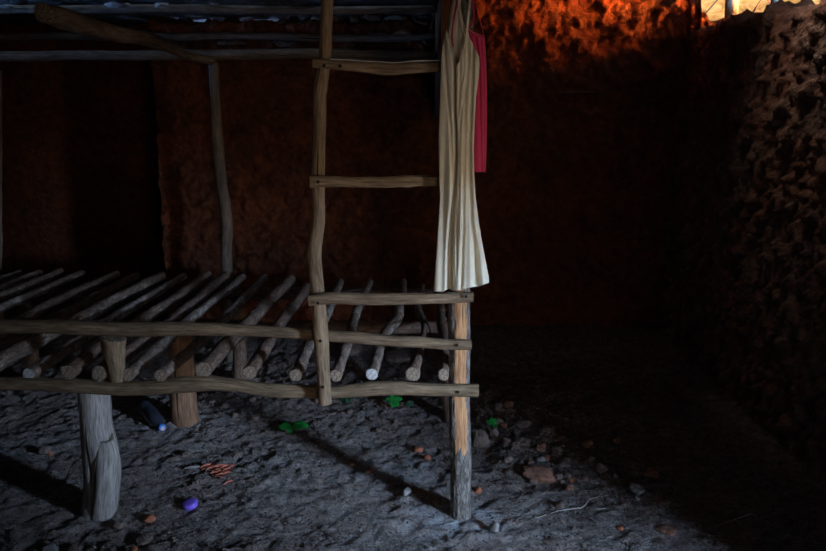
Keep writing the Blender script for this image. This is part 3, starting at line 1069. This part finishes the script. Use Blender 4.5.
floor_rock('chip', 50, 455, 6, 5, M['chip'], 'tiny orange chip touching the round clod left of the left leg', 'chip')
floor_rock('clod', 48, 556, 20, 12, M['stone'], 'grey clod at the bottom edge below the left leg', 'clod')
floor_rock('clod', 74, 555, 18, 10, M['clod'], 'earth clod at the bottom edge just below the foot of the left leg', 'clod')
floor_rock('clod', 118, 530, 16, 9, M['clod'], 'dark clod just right of the foot of the left leg', 'clod')
floor_rock('clod', 143, 545, 22, 12, M['clod'], 'long clod at the bottom edge below the orange-edged chip', 'clod')
floor_rock('chip', 133, 551, 10, 6, M['chip'], 'orange chip at the bottom edge right of the left leg', 'chip')
floor_rock('stone', 637, 494, 16, 15, M['stone'], 'grey stone at the dark right end of the rubble', 'stone')
floor_rock('clod', 652, 478, 16, 14, M['redclod'], 'dim reddish clod at the far right end of the rubble', 'clod')
floor_rock('clod', 480, 448, 20, 24, M['clod'], 'tall grey clod close to the right side of the corner post', 'clod', sub=4)
floor_rock('clod', 494, 441, 10, 14, M['clod'], 'narrow clod just below the green sprout', 'clod')
floor_rock('clod', 523, 446, 20, 12, M['clod'], 'flat grey clod behind the largest reddish clod', 'clod', sub=4)
floor_rock('clod', 541, 451, 12, 11, M['redclod'], 'small reddish clod directly above the largest reddish clod', 'clod')
floor_rock('clod', 509, 411, 10, 10, M['redclod'], 'reddish clod high at the back of the rubble', 'clod')
floor_rock('clod', 499, 413, 9, 9, M['clod'], 'grey clod beside the reddish one high in the rubble', 'clod')
floor_rock('clod', 522, 428, 18, 10, M['clod'], 'dim clod at the top of the rubble heap', 'clod')
floor_rock('clod', 508, 447, 14, 14, M['clod'], 'grey clod at the left brink of the dark hollow', 'clod')
floor_rock('clod', 541, 461, 11, 8, M['stone'], 'pale flake resting against the back of the largest reddish clod', 'clod')
floor_rock('chip', 478, 493, 10, 9, M['chip'], 'orange-red chip close to the right foot of the corner post', 'chip')
floor_rock('chip', 572, 483, 6, 6, M['chip'], 'tiny orange chip right of the largest reddish clod', 'chip')
floor_rock('chip', 621, 530, 9, 5, M['chip'], 'orange chip on the open floor at the lower right', 'chip')
floor_rock('clod', 668, 534, 24, 7, M['redclod'], 'flat reddish lump near the dark lower right corner', 'clod')
floor_rock('stone', 203, 465, 5, 5, M['palestone'], 'tiny white pebble touching the red net scrap', 'stone')
rng = random.Random(4)
for i in range(34):
    a, b = rng.gauss(540, 42), rng.gauss(462, 24)
    if a < 478 or b < 408 or b > 515: a, b = rng.uniform(485, 610), rng.uniform(430, 495)
    w = rng.uniform(5, 13)
    floor_rock('clod', a, b, w, w * rng.uniform(.6, 1.0), M['clod'] if rng.random() < .75 else M['redclod'], 'small clod strewn in the rubble heap right of the corner post', 'clod', 'small clods of the rubble heap', sub=3)
for i in range(16):
    a, b = rng.uniform(205, 420), rng.uniform(403, 440)
    w = rng.uniform(4, 9)
    floor_rock('clod', a, b, w, w * .7, M['clod'], 'small clod on the shaded earth beneath the bed', 'clod', 'small clods beneath the bed', sub=2)
# debris behind the bed, seen between the slats
for (px, py, w, h, lab) in [(398, 352, 20, 22, 'brown clod behind the bed seen between the right slats'), (350, 358, 24, 20, 'dark clod behind the bed seen below the guard rail'),
                            (396, 364, 30, 10, 'flat clod behind the bed, half hidden by the split slat'), (362, 338, 20, 12, 'dim clod against the back wall behind the bed')]:
    floor_rock('clod', px, py, w, h, M['clod'], lab, 'clod')

# crumbs of earth nobody could count
parts = []
rngn = np.random.RandomState(9)
base = rock_data((0, 0, 0), (1, 1, 1), 5, 1, .3)
cx, cy = rngn.uniform(-1.75, 1.35, 30000), rngn.uniform(2.28, 4.4, 30000)
kk = loose_f(cx, cy)
keep = rngn.rand(30000) < .12 + .6 * kk
cx, cy, kk = cx[keep][:6500], cy[keep][:6500], kk[keep][:6500]
cz = floor_z(cx, cy)
for x, y, z, k in zip(cx, cy, cz, kk):
    s = rngn.uniform(.0020, .0060) * (1 + .9 * k * rngn.rand())
    a = rngn.uniform(0, 6.28)
    W = base[0] * np.array([s, s * rngn.uniform(.6, 1), s * rngn.uniform(.5, .9)])
    W = np.stack([W[:, 0] * math.cos(a) - W[:, 1] * math.sin(a), W[:, 0] * math.sin(a) + W[:, 1] * math.cos(a), W[:, 2]], 1)
    parts.append((W + np.array([x, y, z + s * .35]), base[1]))
V, Fc = joined(parts)
o = mesh_obj('earth_crumbs', V, Fc, M['clod'], smooth_=False)
tag(o, 'loose crumbs of dry earth scattered over the floor', 'soil', kind='stuff')

# purple cap
p = onfloor(190, 509)
V, Fc = lathe_data([(.024, 0), (.0275, .001), (.0285, .004), (.0285, .015), (.027, .0195), (.0235, .021), (.012, .0218), (.0005, .022)], 36)
V = xform(V, Matrix.Translation((p[0], p[1] + .015, fz(p[0], p[1] + .015) + .003)) @ Matrix.Rotation(R(9), 4, 'X') @ Matrix.Rotation(R(-10), 4, 'Y'))
pm_ = NT('purple_plastic'); pm_.b.inputs['Specular IOR Level'].default_value = .5
o = mesh_obj('cap', V, Fc, pm_.done((.22, .13, .72), None, .35))
tag(o, 'round purple plastic cap lying on the earth right of the left leg', 'cap')

# bottle
pA, pB = onfloor(143, 414), onfloor(161, 432)
d = (pB - pA); d[2] = 0
L = np.linalg.norm(d) * 1.05
ang = math.atan2(d[1], d[0])
r = .036
bot = empty('bottle', (pA[0], pA[1], fz(pA[0], pA[1])), 'dark plastic bottle with a blue cap lying on the earth under the bed', 'bottle')
zz = max(fz(pA[0], pA[1]), fz(pB[0], pB[1])) + r * 1.0
Mx = Matrix.Translation((pA[0], pA[1] + .02, zz)) @ Matrix.Rotation(ang, 4, 'Z') @ Matrix.Rotation(R(90 + 6), 4, 'Y')
prof = [(r * .7, 0), (r * .96, .006), (r, .015), (r, L * .2), (r * .93, L * .24), (r, L * .28), (r, L * .62), (r * .93, L * .70), (r * .6, L * .82), (r * .40, L * .88), (r * .38, L * .93)]
V, Fc = lathe_data(prof, 32)
bm_ = NT('dark_bottle_plastic'); bm_.b.inputs['Specular IOR Level'].default_value = .5
mesh_obj('bottle_body', xform(V, Mx), Fc, bm_.done((.03, .035, .05), None, .3), None, bot)
V, Fc = lathe_data([(r * .44, L * .90), (r * .46, L * .905), (r * .46, L * .975), (r * .40, L * .985)], 24)
c_ = mesh_obj('bottle_cap', xform(V, Mx), Fc, NT('blue_cap_plastic').done((.06, .22, .62), None, .4), None, bot)
c_['label'] = 'blue screw cap'
V, Fc = lathe_data([(r * .27, L * .984), (r * .27, L * .990), (r * .2, L * .992)], 20)
c2 = mesh_obj('cap_disc', xform(V, Mx), Fc, NT('pinkish_disc').done((.62, .36, .30), None, .6), None, c_)

# torn red net scrap
net = []
c3 = [onfloor(200, 468), onfloor(234, 466), onfloor(229, 487)]
rn = random.Random(3)
for i in range(46):
    a, b = rn.random(), rn.random()
    if a + b > 1: a, b = 1 - a, 1 - b
    q = c3[0] * (1 - a - b) + c3[1] * a + c3[2] * b
    th = rn.choice([.5, .65, 2.4, .4]) + rn.uniform(-.2, .2)
    l = rn.uniform(.008, .018)
    z = fz(q[0], q[1]) + rn.uniform(.003, .013)
    dv_ = np.array([math.cos(th) * l, math.sin(th) * l, rn.uniform(-.004, .004)])
    v_, f_, _, _ = branch_data([np.array([q[0], q[1], z]) - dv_, np.array([q[0], q[1], z + .004]), np.array([q[0], q[1], z]) + dv_], [.0022, .0034, .002], seg=7, step=.005, flat=.6)
    net.append((v_, f_))
V, Fc = joined(net)
o = mesh_obj('net_scrap', V, Fc, flat('red_net_plastic', (.46, .14, .09), .7, 90, .45, .4))
tag(o, 'triangular scrap of tangled red netting on the earth under the bed', 'scrap')
# pale shred next to it
q = onfloor(192, 469)
o = branch('shred', [q + [-.03, 0, .004], q + [0, .002, .008], q + [.03, .012, .006]], [.003, .005, .003], M['palestone'], M['palestone'], None, seg=8, flat=.5)
tag(o, 'pale strip of litter left of the red net scrap', 'litter')
for (px, py, w, lab) in ((175, 460, 12, 'dark curled leaf litter left of the pale strip'), (186, 455, 14, 'dark crumpled leaf litter above the pale strip')):
    q = onfloor(px, py)
    rock('leaf_litter', (q[0], q[1], q[2] + .006), (m2(w, 3.0), m2(w, 3) * .8, .009), M['clod'], lab, 'litter', amp=.4)

# dry stems on the earth
def stem(pts, r, lab, mat=None):
    P = [onfloor(a, b) + np.array([0, 0, .0035]) for a, b in pts]
    o = branch('stem', P, [r * .7, r, r, r * .8, r * .4][:len(P)], mat or M['drystem'], M['cut'], None, seg=7, wob=0, rough=.03, step=.008)
    return tag(o, lab, 'stem')


M['drystem'] = flat('dry_stem', (.40, .37, .32), .8, 60, .2, .2)
stem([(535, 519), (562, 511), (582, 508), (590, 500), (608, 496)], .0022, 'long pale dry stem on the earth right of the rubble')
stem([(586, 508), (596, 510), (606, 509)], .0014, 'short dry stem forking off the long pale one')
stem([(596, 484), (600, 484), (603, 486)], .0018, 'tiny pale stem lying above the long dry one')
stem([(604, 497), (607, 503), (609, 508)], .0018, 'dark bent stem at the tip of the long pale one', M['bark'])
stem([(712, 528), (735, 520), (752, 514)], .002, 'dim dry stem in the dark lower right corner')

# seedlings
M['green'] = flat('fresh_green_leaf', (.018, .25, .045), .5, 60, .3, .15)
M['greendim'] = flat('dull_green_leaf', (.03, .11, .06), .5, 60, .3, .15)


def leaf_data(base, direc, length, width, droop=.3, up=.3, roll=.55):
    d = np.array([math.cos(direc), math.sin(direc), 0])
    s = np.array([-d[1], d[0], 0])
    V, n, mcols = [], 9, 5
    for i in range(n):
        t = i / (n - 1)
        w = width * math.sin(math.pi * (t ** .8)) ** .8 * .5 + .0004
        for k in range(mcols):
            u = (k / (mcols - 1)) * 2 - 1
            z = up * length * t - droop * length * t * t + abs(u) * w * .25 + u * w * roll * (1 if s[1] > 0 else -1) + .03 * length * math.sin(t * 9) * u
            V.append(base + d * length * t + s * u * w + np.array([0, 0, z]))
    I = np.arange(n * mcols).reshape(n, mcols)
    Fc = np.stack([I[:-1, :-1], I[:-1, 1:], I[1:, 1:], I[1:, :-1]], -1).reshape(-1, 4)
    return np.array(V), [tuple(f) for f in Fc]


def plant(px, py, lab, leaves, h, mat=None):
    q = onfloor(px, py)
    e = empty('seedling', q, lab, 'seedling')
    top = q + np.array([0, 0, h])
    branch('stem', [q - [0, 0, .005], q + [.002, 0, h * .5], top], [.0016, .0014, .0012], M['greendim'], M['greendim'], e, seg=7, step=.006, wob=0)
    for (a, l, w, up, dr, zo) in leaves:
        V, Fc = leaf_data(top - np.array([0, 0, zo * h]), a, l, w, dr, up)
        o = mesh_obj('leaf', V, Fc, mat or M['green'], None, e)
        solidify(o, .0008)


plant(292, 431, 'two-leaved bright green seedling on the earth left of the ladder post', [(R(5), .078, .046, .35, .30, 0), (R(172), .068, .044, .30, .28, .1), (R(230), .03, .018, .1, .2, .4), (R(250), .04, .012, -.2, .2, .5)], .016)
plant(393, 408, 'leafy green seedling under the bed below the split slat', [(R(20), .05, .034, .4, .3, 0), (R(160), .045, .032, .4, .3, .05), (R(80), .045, .034, .8, .3, 0), (R(270), .045, .036, .2, .4, .2), (R(320), .04, .03, .2, .4, .2)], .035)
plant(410, 410, 'thin dull sprout right of the leafy seedling under the bed', [(R(60), .028, .014, .8, .2, 0), (R(150), .026, .012, .6, .2, .2), (R(300), .024, .012, .4, .3, .3)], .022, M['greendim'])
plant(348, 402, 'dim dark seedling just right of the ladder post foot', [(R(10), .045, .026, .2, .3, 0), (R(170), .045, .026, .2, .3, 0), (R(260), .03, .02, .1, .3, .1)], .012, M['greendim'])
plant(492, 431, 'green sprout growing among the rubble clods', [(R(40), .03, .022, .8, .3, 0), (R(150), .03, .022, .7, .3, .1), (R(330), .03, .018, .3, .4, .3), (R(90), .028, .02, 1.0, .2, 0)], .035)
# fallen leaf and straw in the walls
q = at(578, 93, YB - .035)
o = branch('straw', [at(560, 92, YB - .04), at(578, 91.5, YB - .05), at(596, 92, YB - .04)], [.004, .005, .003], M['roofwood'], M['cut'], None, seg=8)
tag(o, 'stick bedded level in the back wall right of the pink top', 'stick')

# ------------------------------------------------------------------ outside the gap over the right wall
def wall_post(px, w, top, lab, tilt):
    yb = 4.55 if px < 750 else 4.0
    a = at(px - tilt, 30, yb)
    zt_ = ROOF + .02
    xw = XR + .03 + .04 * (5.2 - yb) + .12
    # foot on the wall top
    t = xw / a[0]
    yb *= t
    a = at(px - tilt, 27, yb)
    b = at(px, -5, yb); c = np.array([b[0] + (b[0] - a[0]) * 2, b[1], zt_])
    a[2] = min(a[2], ZTR - .01)
    o = branch('wall_post', [a, b, c], [m2(w, yb) * 1.15, m2(w, yb), m2(w, yb)], M['leg'], M['cut'], None, seg=18, fine=.08)
    return tag(o, lab, 'post')


wall_post(731.5, 11, 0, 'short weathered post on the right wall top, next to the bright opening', 1.5)
wall_post(776, 8, 0, 'short weathered post on the right wall top, nearer the right edge', 3)
SEED[0] = 900
for i, (a, b, lab) in enumerate([((752, 14), (764, -8), 'thin twig leaning in the opening between the two wall posts'),
                                 ((762, -6), (772, 14), 'thin crossing twig beside the right wall post'),
                                 ((703, 16), (722, -6), 'thin twig against the brightest patch outside')]):
    xw = XR + .28
    Pa, Pb = at(a[0], a[1], 4.5 if i < 2 else 5.2), at(b[0], b[1], 4.55 if i < 2 else 5.3)
    o = branch('twig', [Pa, (Pa + Pb) / 2 + [.01, 0, .01], Pb + (Pb - Pa) * .8], [.005, .004, .003], M['roofwood'], M['cut'], None, seg=7)
    tag(o, lab, 'twig')
# crumbs on the wall top
rn = random.Random(8)
for i in range(26):
    s = rn.uniform(.4, 2.4)
    y = 5.2 - s
    x = XR + .03 + .04 * s + rn.uniform(.0, .16)
    w = rn.uniform(.012, .035)
    rock('clod', (x, y, ZTR + .01 + w * .3), (w, w, w * .7), M['redclod'] if rn.random() < .5 else M['mud2'], 'crumbly clod lying along the top of the right wall', 'clod', 'clods on the right wall top', 3, .35)

# bank of sunlit earth and dry straw outside
st = .06
xs_ = np.arange(XR + .45, XR + 6.5, st); ys_ = np.arange(1.5, 11, st)
X, Y = np.meshgrid(xs_, ys_)
p = np.stack([X.ravel(), Y.ravel(), 0 * X.ravel()], 1)
Zb = 0.2 + 3.1 * smooth(XR + .4, XR + 3.2, X + .9 * np.maximum(Y - 5.6, 0)) + (fbm(p * 1.2, 4, .55, seed=61).reshape(X.shape)) * .22
V = np.stack([X.ravel(), Y.ravel(), Zb.ravel()], 1)
I = np.arange(X.size).reshape(X.shape)
Fc = np.stack([I[:-1, :-1], I[:-1, 1:], I[1:, 1:], I[1:, :-1]], -1).reshape(-1, 4)
m = NT('sunlit_straw_earth')
v = m.coord(None, (1, .35, 1))
n = m.noise(v, 14, 6, .7, .5)
n2 = m.noise(m.coord(), 1.1, 3, .5)
c = m.ramp(n, [(.32, (.24, .10, .03)), (.5, (.70, .36, .11)), (.7, (.88, .58, .25))])
c = m.mix(m.ramp(n2, [(.55, 0.0), (.68, .35)]), c, m.ramp(n, [(.3, (.30, .22, .13)), (.7, (.60, .52, .38))]))
o = mesh_obj('ground_bank', V, Fc, m.done(c, m.bump(n, .6, .05), .95))
tag(o, kind='structure')
V, Fc = box_data(-14, 14, -14, 14, -.25, -.12)
tag(mesh_obj('ground', V, Fc, M['plain'], smooth_=False), kind='structure')


# ------------------------------------------------------------------ light
def aim(o, tgt):
    d = Vector(tgt) - Vector(o.location)
    o.rotation_euler = d.to_track_quat('-Z', 'Y').to_euler()


def area(name, loc, tgt, sx, sy, power, col, spread=180):
    L = bpy.data.lights.new(name, 'AREA')
    L.shape = 'RECTANGLE'
    L.size, L.size_y = sx, sy
    L.energy = power
    L.color = col
    L.spread = R(spread)
    o = bpy.data.objects.new(name, L)
    o.location = loc
    COL.objects.link(o)
    aim(o, tgt)
    return o


# daylight outside the side doorway right of the camera: cool sky above, light off warm ground below;
# the lintel keeps the sky off everything high up in the hut
DX, DY = 2.95, -.68
area('doorway_sky', (DX, DY, 1.44), (.9, 1.75, .62), 1.65, .46, 640, (.46, .67, 1.0), 140)
area('doorway_ground_light', (DX, DY, .88), (.9, 1.75, .90), 1.65, .62, 66, (1.0, .82, .60), 140)
area('front_doorway_daylight', (.62, -.75, .95), (-.45, 4.9, .75), .55, 1.1, .95, (1.0, .80, .62), 44)
# warm light thrown in by the sunlit bank through the gap over the right wall
area('gap_glow', (XR + .50, 4.62, 2.045), (XR - .16, 4.94, 2.05), .6, .12, 5.2, (1.0, .30, .06), 36)
area('gap_glow_upper', (XR + .62, 4.35, 2.22), (XR - .25, 4.94, 2.36), .6, .14, 20, (1.0, .30, .06), 40)
# sky through the low ceiling slit and the eave, plus two added fills
area('added_right_wall_fill', (XR - .30, 3.44, 2.58), (XR + .05, 3.46, 2.14), .30, .36, 2.0, (.92, .80, .70), 70)  # added to rake light over the upper right wall
area('ceiling_slit_sky', (-1.65, ysl + .02, zc + .125), (-1.65, ysl + .10, 1.0), 3.3, .04, .8, (.45, .68, 1.0), 170)
area('added_ceiling_fill', (-3.50, 3.8, 1.76), (-1.3, 4.3, zc + .06), .9, .12, 1.0, (.22, .46, 1.0), 28)  # added only to tint the low ceiling blue
area('eave_sky', (-.75, YB + .62, ZTL + .035), (-.75, 4.2, zc + .08), 1.8, .05, 2.5, (.36, .58, 1.0), 120)
sun = bpy.data.lights.new('sun', 'SUN')
sun.energy = 5.5
sun.color = (1.0, .80, .55)
sun.angle = R(.6)
so = bpy.data.objects.new('sun', sun)
so.rotation_euler = (R(14), R(-6), 0)
COL.objects.link(so)

w = bpy.data.worlds.new('sky')
SC.world = w
w.use_nodes = True
bg = w.node_tree.nodes['Background']
bg.inputs['Color'].default_value = (.55, .74, 1.0, 1)
bg.inputs['Strength'].default_value = .8

# ------------------------------------------------------------------ camera
cd = bpy.data.cameras.new('camera')
cd.sensor_width = 36
cd.lens = F / 826 * 36
cd.clip_start = .02
co = bpy.data.objects.new('camera', cd)
co.location = (0, 0, CAM_H)
co.rotation_euler = (R(90) - PITCH, 0, 0)
COL.objects.link(co)
SC.camera = co
SC.view_settings.view_transform = 'Standard'
SC.view_settings.look = 'None'
SC.view_settings.gamma = 1
SC.view_settings.use_curve_mapping = False
SC.view_settings.exposure = 0
SC.cycles.use_denoising = True
